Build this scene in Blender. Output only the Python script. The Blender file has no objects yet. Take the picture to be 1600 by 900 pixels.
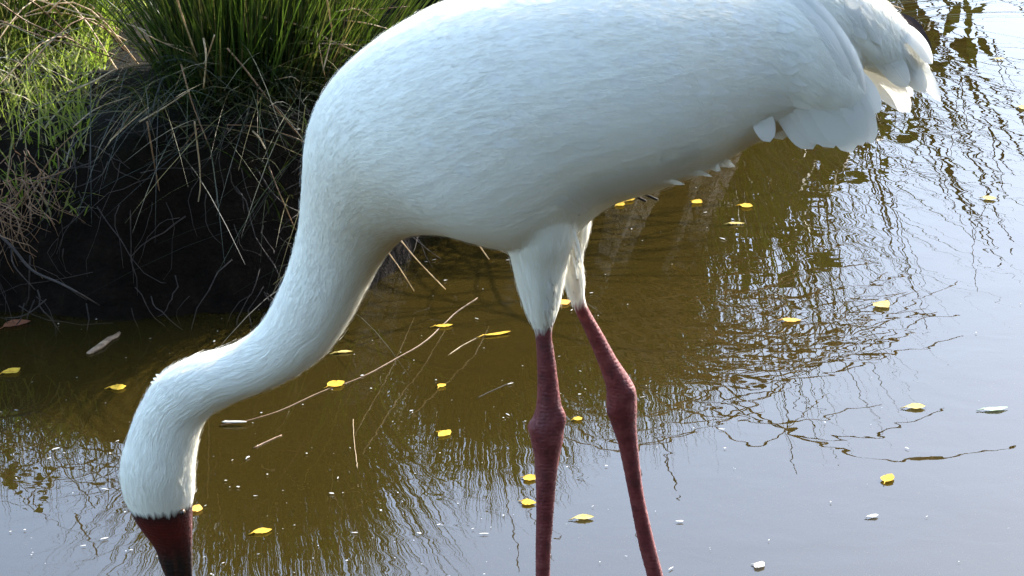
import bpy, bmesh, math, random
import numpy as np
from mathutils import Vector, Matrix
R = math.radians
random.seed(7); rng = np.random.default_rng(7)
scene = bpy.context.scene
COL = scene.collection

# ------------------------------------------------------------------ camera, sky, sun, exposure
CAM_H, PITCH, FPX = 2.2, R(22.0), 5625.0
cam_d = bpy.data.cameras.new('camera'); cam = bpy.data.objects.new('camera', cam_d); COL.objects.link(cam)
cam_d.sensor_width = 36.0; cam_d.lens = 36.0 * FPX / 1600.0
cam_d.clip_start = 0.05; cam_d.clip_end = 3000
cam.location = (0, 0, CAM_H); cam.rotation_euler = (math.pi / 2 - PITCH, 0, 0)
scene.camera = cam

SUN_AZ, SUN_EL = R(39), R(31)          # azimuth to the right of +Y
world = bpy.data.worlds.new('World'); scene.world = world; world.use_nodes = True
wn = world.node_tree.nodes; wl = world.node_tree.links
sky = wn.new('ShaderNodeTexSky'); sky.sky_type = 'NISHITA'; sky.sun_disc = False
sky.sun_elevation = SUN_EL; sky.sun_rotation = SUN_AZ; sky.dust_density = 0.95; sky.air_density = 1.0
hs = wn.new('ShaderNodeHueSaturation'); hs.inputs['Saturation'].default_value = .97; wl.new(sky.outputs[0], hs.inputs['Color']); wl.new(hs.outputs[0], wn['Background'].inputs[0]); wn['Background'].inputs[1].default_value = 0.15
sun_d = bpy.data.lights.new('sun', 'SUN'); sun_d.energy = 3.2; sun_d.angle = R(0.5); sun_d.color = (1, 0.95, 0.86)
sun = bpy.data.objects.new('sun', sun_d); COL.objects.link(sun)
SDIR = Vector((math.sin(SUN_AZ) * math.cos(SUN_EL), math.cos(SUN_AZ) * math.cos(SUN_EL), math.sin(SUN_EL)))
sun.rotation_euler = SDIR.to_track_quat('Z', 'Y').to_euler(); sun.location = (4, 8, 8)
vs = scene.view_settings; vs.view_transform = 'Standard'; vs.look = 'None'; vs.gamma = 1; vs.use_curve_mapping = False
vs.exposure = 2.6
scene.cycles.max_bounces = 10; scene.cycles.transparent_max_bounces = 24
scene.cycles.diffuse_bounces = 4; scene.cycles.glossy_bounces = 4
scene.cycles.use_denoising = True
scene.cycles.caustics_reflective = False; scene.cycles.caustics_refractive = False

# ------------------------------------------------------------------ pixel helpers (photograph is 1600 x 900)
def ray(px, py):
    dx, dy = (px - 800) / FPX, (450 - py) / FPX
    s, c = math.sin(PITCH), math.cos(PITCH)
    return Vector((dx, c + dy * s, -s + dy * c))
def on_y(px, py, Y):
    d = ray(px, py); t = Y / d.y
    return Vector((d.x * t, Y, CAM_H + d.z * t))
def on_z(px, py, Z=0.0):
    d = ray(px, py); t = (Z - CAM_H) / d.z
    return Vector((d.x * t, d.y * t, Z))

# ------------------------------------------------------------------ object helpers
def mesh_obj(name, verts, faces, mat=None, parent=None, smooth=True):
    me = bpy.data.meshes.new(name)
    if isinstance(verts, np.ndarray): verts = verts.tolist()
    if isinstance(faces, np.ndarray): faces = faces.tolist()
    me.from_pydata(verts, [], faces); me.update()
    if smooth: me.polygons.foreach_set('use_smooth', [True] * len(me.polygons))
    if mat: me.materials.append(mat)
    o = bpy.data.objects.new(name, me); COL.objects.link(o)
    if parent: o.parent = parent
    return o
def tag(o, label=None, cat=None, group=None, kind=None):
    if label: o['label'] = label
    if cat: o['category'] = cat
    if group: o['group'] = group
    if kind: o['kind'] = kind
    return o
def empty(name, loc=(0, 0, 0)):
    e = bpy.data.objects.new(name, None); COL.objects.link(e); e.location = loc; e.empty_display_size = .05
    return e
def attach(o, parent):                       # parent without moving: meshes are written in world coordinates
    o.parent = parent; o.matrix_parent_inverse = Matrix.Translation(parent.location).inverted()
    return o
def attr(o, name, data):
    a = o.data.attributes.new(name, 'FLOAT', 'POINT'); a.data.foreach_set('value', np.asarray(data, dtype=np.float32))
def tube(pts, radii, n=6, cap=True):
    pts = [Vector(p) for p in pts]; V = []; F = []
    up = Vector((0.3, 0.2, 1)).normalized()
    for i, p in enumerate(pts):
        t = (pts[min(i + 1, len(pts) - 1)] - pts[max(i - 1, 0)])
        t = t.normalized() if t.length > 1e-9 else Vector((0, 0, 1))
        a = t.cross(up); a = a.normalized() if a.length > 1e-4 else Vector((1, 0, 0)); b = t.cross(a)
        r = radii[i] if hasattr(radii, '__len__') else radii
        for k in range(n):
            f = 2 * math.pi * k / n
            V.append(tuple(p + a * (r * math.cos(f)) + b * (r * math.sin(f))))
    for i in range(len(pts) - 1):
        for k in range(n):
            F.append((i * n + k, i * n + (k + 1) % n, (i + 1) * n + (k + 1) % n, (i + 1) * n + k))
    if cap:
        F.append(tuple(range(n))[::-1]); F.append(tuple(range((len(pts) - 1) * n, len(pts) * n)))
    return V, F
def spline(pts, m=8):
    P = [np.array(p, float) for p in pts]; P = [2 * P[0] - P[1]] + P + [2 * P[-1] - P[-2]]; out = []
    for i in range(1, len(P) - 2):
        p0, p1, p2, p3 = P[i - 1:i + 3]
        for k in range(m):
            t = k / m
            out.append(.5 * ((2 * p1) + (-p0 + p2) * t + (2 * p0 - 5 * p1 + 4 * p2 - p3) * t ** 2 + (-p0 + 3 * p1 - 3 * p2 + p3) * t ** 3))
    out.append(P[-2]); return np.array(out)
def vnoise(x, y, seed=0, oct=3):
    """cheap smooth value noise for terrain"""
    out = 0; a = 1; tot = 0
    for o_ in range(oct):
        r_ = np.random.default_rng(seed + o_); G = r_.random((256, 256))
        xi = np.floor(x).astype(int); yi = np.floor(y).astype(int); fx = x - xi; fy = y - yi
        fx = fx * fx * (3 - 2 * fx); fy = fy * fy * (3 - 2 * fy)
        g = lambda i, j: G[i % 256, j % 256]
        v = (g(xi, yi) * (1 - fx) + g(xi + 1, yi) * fx) * (1 - fy) + (g(xi, yi + 1) * (1 - fx) + g(xi + 1, yi + 1) * fx) * fy
        out = out + a * v; tot += a; a *= .5; x = x * 2.03; y = y * 2.03
    return out / tot

# ------------------------------------------------------------------ materials
class NT:
    def __init__(s, name):
        s.m = bpy.data.materials.new(name); s.m.use_nodes = True; s.t = s.m.node_tree; s.t.nodes.clear()
        s.out = s.n('OutputMaterial')
    def n(s, typ, **kw):
        nd = s.t.nodes.new('ShaderNode' + typ)
        for k, v in kw.items(): setattr(nd, k, v)
        return nd
    def l(s, a, b): s.t.links.new(a, b)
    def val(s, nd, **kw):
        for k, v in kw.items(): nd.inputs[k.replace('_', ' ')].default_value = v
        return nd
    def noise(s, vec, scale, detail=3, rough=.5, dist=0):
        nd = s.n('TexNoise'); nd.inputs['Scale'].default_value = scale; nd.inputs['Detail'].default_value = detail
        nd.inputs['Roughness'].default_value = rough; nd.inputs['Distortion'].default_value = dist
        if vec is not None: s.l(vec, nd.inputs['Vector'])
        return nd.outputs['Fac']
    def mapping(s, vec, scale=(1, 1, 1), rot=(0, 0, 0)):
        nd = s.n('Mapping'); nd.inputs['Scale'].default_value = scale; nd.inputs['Rotation'].default_value = rot
        s.l(vec, nd.inputs['Vector']); return nd.outputs[0]
    def ramp(s, fac, stops):
        nd = s.n('ValToRGB'); e = nd.color_ramp.elements
        while len(e) < len(stops): e.new(.5)
        for el, (p, c) in zip(e, stops): el.position = p; el.color = (*c, 1)
        s.l(fac, nd.inputs[0]); return nd.outputs[0]
    def math(s, op, a, b=None, clamp=False):
        nd = s.n('Math'); nd.operation = op; nd.use_clamp = clamp
        for i, v in enumerate((a, b)):
            if v is None: continue
            if isinstance(v, (int, float)): nd.inputs[i].default_value = v
            else: s.l(v, nd.inputs[i])
        return nd.outputs[0]
    def mixc(s, fac, a, b):
        nd = s.n('Mix'); nd.data_type = 'RGBA'
        for i, v in ((0, fac), (6, a), (7, b)):
            if isinstance(v, (int, float)): nd.inputs[i].default_value = v
            elif isinstance(v, tuple): nd.inputs[i].default_value = (*v, 1)
            else: s.l(v, nd.inputs[i])
        return nd.outputs[2]
    def bump(s, h, strength=.5, dist=.01, normal=None):
        nd = s.n('Bump'); nd.inputs['Strength'].default_value = strength; nd.inputs['Distance'].default_value = dist
        s.l(h, nd.inputs['Height'])
        if normal is not None: s.l(normal, nd.inputs['Normal'])
        return nd.outputs[0]
    def obj(s): return s.n('TexCoord').outputs['Object']
    def geo(s): return s.n('NewGeometry').outputs['Position']
    def at(s, name): nd = s.n('Attribute'); nd.attribute_name = name; return nd.outputs['Fac']
    def principled(s, col, rough=.6, normal=None, **kw):
        nd = s.n('BsdfPrincipled'); nd.inputs['Roughness'].default_value = rough
        if isinstance(col, tuple): nd.inputs['Base Color'].default_value = (*col, 1)
        else: s.l(col, nd.inputs['Base Color'])
        if normal is not None: s.l(normal, nd.inputs['Normal'])
        for k, v in kw.items(): nd.inputs[k.replace('_', ' ')].default_value = v
        return nd.outputs[0]
    def mixs(s, fac, a, b):
        nd = s.n('MixShader')
        if isinstance(fac, (int, float)): nd.inputs[0].default_value = fac
        else: s.l(fac, nd.inputs[0])
        s.l(a, nd.inputs[1]); s.l(b, nd.inputs[2]); return nd.outputs[0]
    def transl(s, col):
        nd = s.n('BsdfTranslucent')
        if isinstance(col, tuple): nd.inputs[0].default_value = (*col, 1)
        else: s.l(col, nd.inputs[0])
        return nd.outputs[0]
    def done(s, sh): s.l(sh, s.out.inputs[0]); return s.m

def leaf_mat(name, stops, trans=.45, rough=.5, attrname='tint', glow=.5, spec=.4):
    n = NT(name); c = n.ramp(n.at(attrname), stops)
    gl = n.mixc(glow, c, (.4, .6, .06))
    return n.done(n.mixs(trans, n.principled(c, rough, Specular_IOR_Level=spec), n.transl(gl)))

def m_ground():
    n = NT('soil'); p = n.geo()
    z = n.n('SeparateXYZ'); n.l(p, z.inputs[0])
    a = n.noise(p, 2.2, 5, .6); b = n.noise(p, 26, 5, .65); f = n.noise(p, 150, 3, .6)
    bed = n.ramp(n.math('ADD', n.math('MULTIPLY', a, .6), n.math('MULTIPLY', b, .4)),
                 [(.3, (.036, .025, .006)), (.5, (.075, .052, .013)), (.62, (.115, .08, .022)), (.75, (.066, .055, .012))])
    bed = n.mixc(n.ramp(f, [(.55, (0, 0, 0)), (.75, (1, 1, 1))]), bed, (.05, .036, .012))
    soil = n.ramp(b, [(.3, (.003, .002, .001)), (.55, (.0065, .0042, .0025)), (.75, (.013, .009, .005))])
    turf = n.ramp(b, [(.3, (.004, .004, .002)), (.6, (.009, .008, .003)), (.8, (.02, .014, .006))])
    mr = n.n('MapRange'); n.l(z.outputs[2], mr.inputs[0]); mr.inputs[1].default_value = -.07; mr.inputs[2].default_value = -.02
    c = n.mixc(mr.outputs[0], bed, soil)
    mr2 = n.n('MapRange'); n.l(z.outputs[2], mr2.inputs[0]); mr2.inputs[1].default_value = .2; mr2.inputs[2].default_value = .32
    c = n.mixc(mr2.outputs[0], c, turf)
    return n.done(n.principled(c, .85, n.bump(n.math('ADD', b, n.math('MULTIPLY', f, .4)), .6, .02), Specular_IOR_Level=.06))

def m_water():
    n = NT('pond_water'); p = n.geo()
    h1 = n.noise(n.mapping(p, (4.0, 6.0, 1), (0, 0, R(12))), 1.0, 1, .4, .5)
    h2 = n.noise(n.mapping(p, (17, 24, 1), (0, 0, R(-14))), 1.0, 1, .4, .5)
    h3 = n.noise(n.mapping(p, (45, 60, 1), (0, 0, R(25))), 1.0, 0, .5)
    ctr = on_z(930, 935); vd = n.n('VectorMath'); vd.operation = 'DISTANCE'; n.l(p, vd.inputs[0]); vd.inputs[1].default_value = tuple(ctr)
    dist = n.math('ADD', vd.outputs['Value'], n.math('MULTIPLY', n.noise(p, 5, 2), .12))
    ring = n.math('DIVIDE', n.math('SINE', n.math('MULTIPLY', dist, 80)), n.math('ADD', 1.0, n.math('MULTIPLY', dist, 1.6)))
    h1 = n.math('ADD', h1, n.math('MULTIPLY', ring, .035))
    h = n.math('ADD', n.math('ADD', h1, n.math('MULTIPLY', h2, .30)), n.math('MULTIPLY', h3, .035))
    nb = n.bump(h, 1.0, .00045)
    fr = n.n('Fresnel'); fr.inputs['IOR'].default_value = 1.43; n.l(nb, fr.inputs['Normal'])
    gl = n.n('BsdfGlossy'); gl.inputs['Roughness'].default_value = 0.0; gl.inputs['Color'].default_value = (1, 1, 1, 1); n.l(nb, gl.inputs['Normal'])
    tr = n.n('BsdfTransparent'); tr.inputs[0].default_value = (.68, .57, .3, 1)
    di = n.n('BsdfDiffuse'); di.inputs[0].default_value = (.058, .040, .008, 1)
    body = n.mixs(.3, tr.outputs[0], di.outputs[0])
    return n.done(n.mixs(fr.outputs[0], body, gl.outputs[0]))

def m_plumage():
    n = NT('white_plumage')
    cv = n.n('CombineXYZ'); u = n.at('flow_u'); v = n.at('flow_v')
    n.l(u, cv.inputs[0]); n.l(v, cv.inputs[1])
    p = n.geo()
    wob = n.noise(p, 14, 2)
    cv2 = n.n('CombineXYZ'); n.l(u, cv2.inputs[0]); n.l(n.math('ADD', v, n.math('MULTIPLY', wob, .03)), cv2.inputs[1])
    s1 = n.noise(n.mapping(cv2.outputs[0], (13, 190, 1)), 1, 3, .55)
    s2 = n.noise(n.mapping(cv2.outputs[0], (40, 420, 1)), 1, 3, .6)
    s3 = n.noise(p, 20, 3, .55)
    neck = n.at('neck')
    hgt = n.math('ADD', n.math('ADD', n.math('MULTIPLY', s1, n.math('ADD', n.math('MULTIPLY', neck, .3), .05)), n.math('MULTIPLY', s2, n.math('ADD', n.math('MULTIPLY', neck, .35), .07))), n.math('MULTIPLY', s3, .45))
    nb = n.bump(hgt, .8, .006)
    dirt = n.noise(p, 5, 4, .6)
    white = n.mixc(n.ramp(dirt, [(.45, (0, 0, 0)), (.75, (1, 1, 1))]), (.83, .80, .68), (.76, .71, .57))
    white = n.mixc(n.at('stain'), white, (.62, .56, .42))
    # bare red face
    rag = n.noise(n.mapping(cv.outputs[0], (30, 260, 1)), 1, 2)
    face = n.math('ADD', n.at('face'), n.math('MULTIPLY', n.math('SUBTRACT', rag, .5), .022))
    fmask = n.n('MapRange'); n.l(face, fmask.inputs[0]); fmask.inputs[1].default_value = -.004; fmask.inputs[2].default_value = .005
    rim = n.n('MapRange'); n.l(face, rim.inputs[0]); rim.inputs[1].default_value = .0; rim.inputs[2].default_value = .02
    fcol = n.mixc(n.noise(p, 90, 3), (.030, .004, .004), (.095, .009, .006))
    fcol = n.mixc(rim.outputs[0], (.012, .005, .006), fcol)
    hb = n.n('MapRange'); n.l(n.math('ADD', n.at('face'), n.math('MULTIPLY', n.math('SUBTRACT', n.noise(n.mapping(p, (1, 1, .3)), 110, 3), .5), .03)), hb.inputs[0]); hb.inputs[1].default_value = .038; hb.inputs[2].default_value = .078
    fcol = n.mixc(hb.outputs[0], fcol, n.ramp(n.noise(n.mapping(p, (1, 1, .12)), 160, 3), [(.4, (.008, .004, .003)), (.7, (.04, .013, .007))]))
    c = n.mixc(fmask.outputs[0], white, fcol)
    # red legs
    lrag = n.noise(n.mapping(p, (1, 1, .15)), 260, 2)
    leg = n.math('ADD', n.at('leg'), n.math('MULTIPLY', n.math('SUBTRACT', lrag, .5), .03))
    lmask = n.n('MapRange'); n.l(leg, lmask.inputs[0]); lmask.inputs[1].default_value = -.004; lmask.inputs[2].default_value = .012
    ln = n.noise(p, 60, 4, .6)
    sc = n.n('TexVoronoi'); sc.inputs['Scale'].default_value = 230; n.l(p, sc.inputs['Vector'])
    lcol = n.ramp(ln, [(.3, (.07, .011, .012)), (.5, (.135, .022, .022)), (.72, (.19, .05, .044))])
    lcol = n.mixc(n.math('MULTIPLY', n.noise(p, 25, 3), .3), lcol, (.11, .075, .07))
    c = n.mixc(lmask.outputs[0], c, lcol)
    bare = n.math('MAXIMUM', fmask.outputs[0], lmask.outputs[0])
    sz = n.n('SeparateXYZ'); n.l(p, sz.inputs[0])
    band = n.math('ABSOLUTE', n.math('SINE', n.math('ADD', n.math('MULTIPLY', sz.outputs[2], 620), n.math('MULTIPLY', n.noise(p, 40, 2), 5))))
    nb2 = n.bump(n.math('ADD', n.math('ADD', n.math('MULTIPLY', sc.outputs['Distance'], .8), n.math('MULTIPLY', ln, 1.0)), n.math('MULTIPLY', band, .35)), .4, .0018)
    pl = n.principled(c, .85, nb, Specular_IOR_Level=.15)
    pl_t = n.mixs(.04, pl, n.transl((.85, .82, .76)))
    sk = n.principled(c, .5, nb2, Specular_IOR_Level=.2)
    return n.done(n.mixs(bare, pl_t, sk))

def m_feather():
    n = NT('white_feather'); u = n.at('fu'); v = n.at('fv')
    cv = n.n('CombineXYZ'); n.l(n.math('SUBTRACT', u, n.math('MULTIPLY', n.math('ABSOLUTE', v), .35)), cv.inputs[0]); n.l(v, cv.inputs[1])
    b = n.noise(n.mapping(cv.outputs[0], (60, 3, 1)), 1, 3, .6)
    sh = n.ramp(n.math('ABSOLUTE', v), [(0, (1, 1, 1)), (.07, (0, 0, 0))])
    c = n.mixc(n.math('MULTIPLY', b, .18), (.84, .81, .71), (.76, .72, .61))
    nb = n.bump(n.math('ADD', n.math('MULTIPLY', b, .4), n.math('MULTIPLY', sh, .25)), .35, .0015)
    return n.done(n.mixs(.3, n.principled(c, .7, nb, Specular_IOR_Level=.25), n.transl((.88, .86, .82))))

def m_simple(name, stops, scale=40, rough=.6, bump=.3, spec=.3, trans=0, stretch=(1, 1, 1)):
    n = NT(name); p = n.mapping(n.geo(), stretch)
    f = n.noise(p, scale, 4, .6); c = n.ramp(f, stops)
    s = n.principled(c, rough, n.bump(f, bump, .004), Specular_IOR_Level=spec)
    if trans: s = n.mixs(trans, s, n.transl(c))
    return n.done(s)

M = {}
M['ground'] = m_ground(); M['water'] = m_water(); M['plume'] = m_plumage(); M['feather'] = m_feather()
M['soft'] = m_simple('soft_feather', [(.3, (.81, .78, .68)), (.7, (.83, .80, .70))], 60, .85, .05, .1, .05)
M['contour'] = m_simple('contour_feather', [(.3, (.85, .83, .76)), (.7, (.87, .85, .79))], 60, .85, .05, .05, .5)
M['black_feather'] = m_simple('black_feather', [(.3, (.012, .010, .014)), (.7, (.03, .024, .034))], 60, .5)
M['bill'] = m_simple('bill_horn', [(.3, (.012, .005, .003)), (.55, (.03, .009, .005)), (.75, (.06, .014, .007))], 55, .5, .2, .15)
def m_bill():
    n = NT('bill_horn'); p = n.geo(); z = n.n('SeparateXYZ'); n.l(p, z.inputs[0]); f = n.noise(n.mapping(p, (1, 1, .2)), 120, 4, .6)
    g = n.n('MapRange'); n.l(n.math('ADD', z.outputs[2], n.math('MULTIPLY', f, .02)), g.inputs[0]); g.inputs[1].default_value = on_y(270, 905, 4.17).z + .01; g.inputs[2].default_value = on_y(270, 845, 4.17).z + .01
    c = n.mixc(g.outputs[0], n.ramp(f, [(.35, (.010, .005, .003)), (.7, (.045, .014, .007))]), n.ramp(f, [(.35, (.035, .004, .003)), (.7, (.10, .012, .007))]))
    return n.done(n.principled(c, .5, n.bump(f, .2, .002), Specular_IOR_Level=.15))
M['bill'] = m_bill()
M['eye'] = m_simple('eye', [(.3, (.10, .05, .02)), (.7, (.16, .09, .03))], 90, .1, 0, .6)
M['pupil'] = m_simple('pupil', [(.3, (.005, .005, .005)), (.7, (.01, .01, .01))], 90, .08, 0, .6)
M['rush'] = leaf_mat('rush_green', [(0, (.003, .005, .001)), (.45, (.008, .018, .0025)), (.8, (.03, .06, .006)), (1, (.13, .085, .035))], .3, glow=.12, spec=.3)
M['grass'] = leaf_mat('turf_grass', [(0, (.04, .06, .008)), (.4, (.11, .14, .014)), (.7, (.21, .21, .03)), (.85, (.3, .23, .12)), (1, (.45, .36, .23))], .45, glow=.45, spec=.25)
M['straw'] = m_simple('dry_straw', [(.3, (.30, .19, .09)), (.5, (.5, .37, .21)), (.7, (.68, .55, .37))], 45, .5, .2, .35, .4)
M['brown_stem'] = m_simple('brown_stem', [(.3, (.09, .045, .02)), (.6, (.2, .11, .05)), (.8, (.3, .19, .1))], 45, .55)
M['root'] = m_simple('root', [(.3, (.012, .008, .005)), (.6, (.03, .02, .013)), (.8, (.07, .05, .035))], 60, .7)
M['bark'] = m_simple('bark', [(.3, (.02, .015, .011)), (.7, (.06, .047, .035))], 30, .8)
M['leaf'] = leaf_mat('tree_leaf', [(0, (.012, .018, .005)), (.5, (.022, .034, .008)), (1, (.045, .05, .012))], .3, glow=.06, spec=.15)

# ------------------------------------------------------------------ the setting: ground sheet and pond
SHORE = np.array([(-400, 3.5), (-40, 4.6), (-3, 5.22), (-1.2, 5.28), (-.75, 5.30), (-.42, 5.34), (-.27, 5.45), (-.12, 5.72), (.05, 5.88), (.3, 6.15), (.5, 6.6),
                  (.62, 7.3), (.9, 8.3), (2, 9.2), (5, 10.2), (40, 14), (400, 20)])
def shore_dist(x, y):
    """signed distance to the far shore line, land positive"""
    best = np.full(x.shape, 1e9); sgn = np.ones(x.shape)
    for (ax, ay), (bx, by) in zip(SHORE[:-1], SHORE[1:]):
        dx, dy = bx - ax, by - ay; t = np.clip(((x - ax) * dx + (y - ay) * dy) / (dx * dx + dy * dy), 0, 1)
        d = np.hypot(x - ax - t * dx, y - ay - t * dy); c = dx * (y - ay) - dy * (x - ax)
        k = d < best; best = np.where(k, d, best); sgn = np.where(k, np.sign(c), sgn)
    return best * sgn
def ground_z(x, y):
    x = np.asarray(x, float); y = np.asarray(y, float)
    d = shore_dist(x, y) + (vnoise(x * 5 + 50, y * 5 + 50, 3) - .5) * .14
    steep = np.interp(x, [-1.3, -.85, -.6], [.32, .22, .10])
    bank = np.interp(np.clip(d / steep, -1, 1), [-1, -.3, 0, .5, .85, 1], [0, .0, .07, .19, .26, .27])
    top = .27 + .012 * np.clip(d - .1, 0, 20) + .25 * np.clip(d - 20, 0, 400) * .02
    z = np.where(d > steep, top, np.where(d < -.03, -.07 - .12 * np.clip(-d / 1.1, 0, 1), -.07 + bank * 1.26))
    z = np.where((d > -.03) & (d < steep), np.interp(d / steep, [-.3, 0, .35, .8, 1], [-.07, -.0, .14, .25, .27]), z)
    near = np.clip((1.9 - y) / 1.2, 0, 1); z = np.maximum(z, -.2 + near * .85)
    for mx, my, mh, mr in ((-.04, 6.06, .2, .17), (.24, 6.5, .24, .19), (-.41, 5.66, .06, .16)): z = z + mh * np.exp(-((x - mx) ** 2 + (y - my) ** 2) / mr ** 2) * (z > .05)  # tussock mounds; those hidden behind the crane added to shade the water
    z = z + (vnoise(x * 3, y * 3, 11) - .5) * np.where(z > .1, .05, .03) + (vnoise(x * 18, y * 18, 15, 2) - .5) * np.where(z > .0, .035, .010)
    return z
def axis(lo, hi, step, far, n):
    g = np.geomspace(step, far, n)
    return np.concatenate([(lo - np.cumsum(g))[::-1], np.arange(lo, hi, step), hi + np.cumsum(g)])
gx = axis(-1.7, 1.0, .022, 170, 26); gy = axis(4.9, 7.0, .022, 170, 26)
X, Y = np.meshgrid(gx, gy); Z = ground_z(X, Y)
nx, ny = len(gx), len(gy)
idx = np.arange(nx * ny).reshape(ny, nx)
F = np.stack([idx[:-1, :-1], idx[:-1, 1:], idx[1:, 1:], idx[1:, :-1]], -1).reshape(-1, 4)
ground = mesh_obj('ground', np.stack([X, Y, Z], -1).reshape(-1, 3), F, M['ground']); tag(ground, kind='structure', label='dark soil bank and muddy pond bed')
wx = axis(-2, 2, .25, 60, 12); wy = np.concatenate([np.linspace(.9, 8, 30), 8 + np.cumsum(np.geomspace(.3, 60, 14))])
X, Y = np.meshgrid(wx, wy); idx = np.arange(X.size).reshape(X.shape)
F = np.stack([idx[:-1, :-1], idx[:-1, 1:], idx[1:, 1:], idx[1:, :-1]], -1).reshape(-1, 4)
water = mesh_obj('water', np.stack([X, Y, X * 0], -1).reshape(-1, 3), F, M['water']); tag(water, kind='structure', label='brown rippled pond water')

# ------------------------------------------------------------------ the crane
YB = 4.17
CR = empty('crane', (on_y(850, 900, YB).x, YB, -.15))
tag(CR, 'white crane with red face and legs wading and bending its bill into the pond', 'crane')
SEC = [  # photo outline pairs (one side, other side, depth ratio), from the bill base to the tail
    ((264, 922), (301, 920), .4), ((258, 902), (302, 900), .5), ((249, 880), (301.5, 877), .54), ((241, 856), (301, 852), .6), ((217, 822), (301, 818), .68), ((203, 797), (301, 792), .74), ((192, 772), (304, 768), .8),
    ((187, 735), (305, 735), .86), ((195, 695), (308, 702), .86), ((214, 642), (318, 662), .86), ((246, 590), (342, 640), .88), ((294, 561), (385, 620), .9),
    ((346, 546), (430, 603), .9), ((382, 529), (475, 579), .9), ((411, 500), (518, 542), .9), ((436, 452), (553, 490), .9),
    ((455, 400), (583, 432), .9), ((466, 350), (612, 388), .9), ((470, 290), (650, 360), .9), ((475, 215), (722, 358), .85),
    ((497, 150), (795, 377), .85), ((545, 92), (858, 385), .82), ((622, 35), (905, 362), .82), ((722, -12), (962, 318), .84),
    ((850, -46), (1040, 294), .84), ((980, -62), (1112, 266), .84), ((1105, -56), (1175, 228), .82), ((1190, -44), (1242, 200), .76),
    ((1250, -24), (1294, 206), .66, -.012), ((1300, 25), (1334, 210), .5, -.03), ((1336, 80), (1358, 200), .38, -.04), ((1357, 135), (1370, 180), .3, -.045)]
rows = []
for a, b, k, *yo in SEC:
    A, B = on_y(*a, YB + (yo[0] if yo else 0)), on_y(*b, YB + (yo[0] if yo else 0))
    c = (A + B) / 2; e = (A - B) / 2
    vz = abs(e.normalized().z); cs, sn = math.cos(PITCH), math.sin(PITCH)
    f = 1 + (cs / math.sqrt(cs * cs + k * k * sn * sn) - 1) * vz ** 2
    rows.append((*c, e.x * f, e.z * f, e.length * f * k))
S = spline(rows, 5)
def loft(c, e, b, n=40):
    V = []; F = []
    m = len(c)
    for i in range(m):
        for k in range(n):
            t = 2 * math.pi * k / n
            V.append((c[i][0] + e[i][0] * math.cos(t), c[i][1] + b[i] * math.sin(t), c[i][2] + e[i][1] * math.cos(t)))
    for i in range(m - 1):
        for k in range(n):
            F.append((i * n + k, i * n + (k + 1) % n, (i + 1) * n + (k + 1) % n, (i + 1) * n + k))
    F.append(tuple(range(n))[::-1]); F.append(tuple(range((m - 1) * n, m * n)))
    return V, F
parts = [loft(S[:, :3], S[:, 3:5], S[:, 5])]
PL = []
for a, b, k, yo in (((1200, -52), (1260, 60), .8, .0), ((1275, -48), (1320, 92), .75, .0), ((1345, -25), (1372, 116), .62, .0), ((1398, 15), (1408, 130), .5, .0), ((1430, 58), (1436, 138), .38, .0), ((1450, 100), (1452, 140), .3, .0)):
    A, B = on_y(*a, YB + yo), on_y(*b, YB + yo); e = (A - B) / 2; PL.append((*((A + B) / 2), e.x, e.z, e.length * k))
PL = spline(PL, 5); parts.append(loft(PL[:, :3], PL[:, 3:5], PL[:, 5], 30))
LEGS = {  # y, left x, right x (photo)
    'near': (-.055, [(330, 775, 905), (370, 786, 900), (400, 796, 890), (440, 806, 882), (480, 818, 874), (500, 827, 868), (512, 833, 864), (528, 836, 863), (560, 838, 868), (600, 839, 873), (635, 837, 878),
                     (652, 832, 881), (668, 827, 882), (690, 829, 880), (712, 834, 875), (750, 836, 870), (800, 837, 866), (850, 836, 862), (900, 836, 860), (960, 837, 860)]),
    'far': (.055, [(320, 830, 925), (360, 850, 922), (400, 868, 911), (435, 878, 914), (462, 888, 914), (482, 896, 920), (520, 914, 942), (560, 931, 964), (590, 942, 984), (610, 947, 994),
                   (638, 947, 996), (662, 954, 995), (690, 964, 997), (730, 973, 1001), (780, 983, 1008), (850, 997, 1024), (900, 1010, 1037), (960, 1025, 1051)])}
FOOT = {}
for nm, (off, rowsl) in LEGS.items():
    rr = []
    for y, xl, xr in rowsl:
        A, B = on_y(xl, y, YB + off), on_y(xr, y, YB + off)
        r = (B.x - A.x) / 2
        rr.append((*((A + B) / 2), r, 0, r * (.95 if y > 500 else 1.0)))
    last = np.array(rr[-1]); prev = np.array(rr[-4]); d = (last - prev)[:3]; d = d / -d[2]
    k = last[2] + .135
    foot = last.copy(); foot[:3] += d * k; foot[3] *= 1.15; foot[5] *= 1.15
    rr.append(tuple(foot)); FOOT[nm] = foot
    L = spline(rr, 6); parts.append(loft(L[:, :3], L[:, 3:5], L[:, 5], 20))
    fx, fy, fz = foot[:3]
    for ang, ln in ((180, .105), (140, .09), (220, .09), (10, .03)):          # toes on the pond bed
        dx, dy = math.cos(R(ang)), math.sin(R(ang))
        pts = [(fx, fy, fz + .008), (fx + dx * ln * .35, fy + dy * ln * .35, fz - .004), (fx + dx * ln * .7, fy + dy * ln * .7, fz - .012), (fx + dx * ln, fy + dy * ln, fz - .02)]
        parts.append(tube(pts, [.010, .009, .008, .004], 10))
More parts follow.
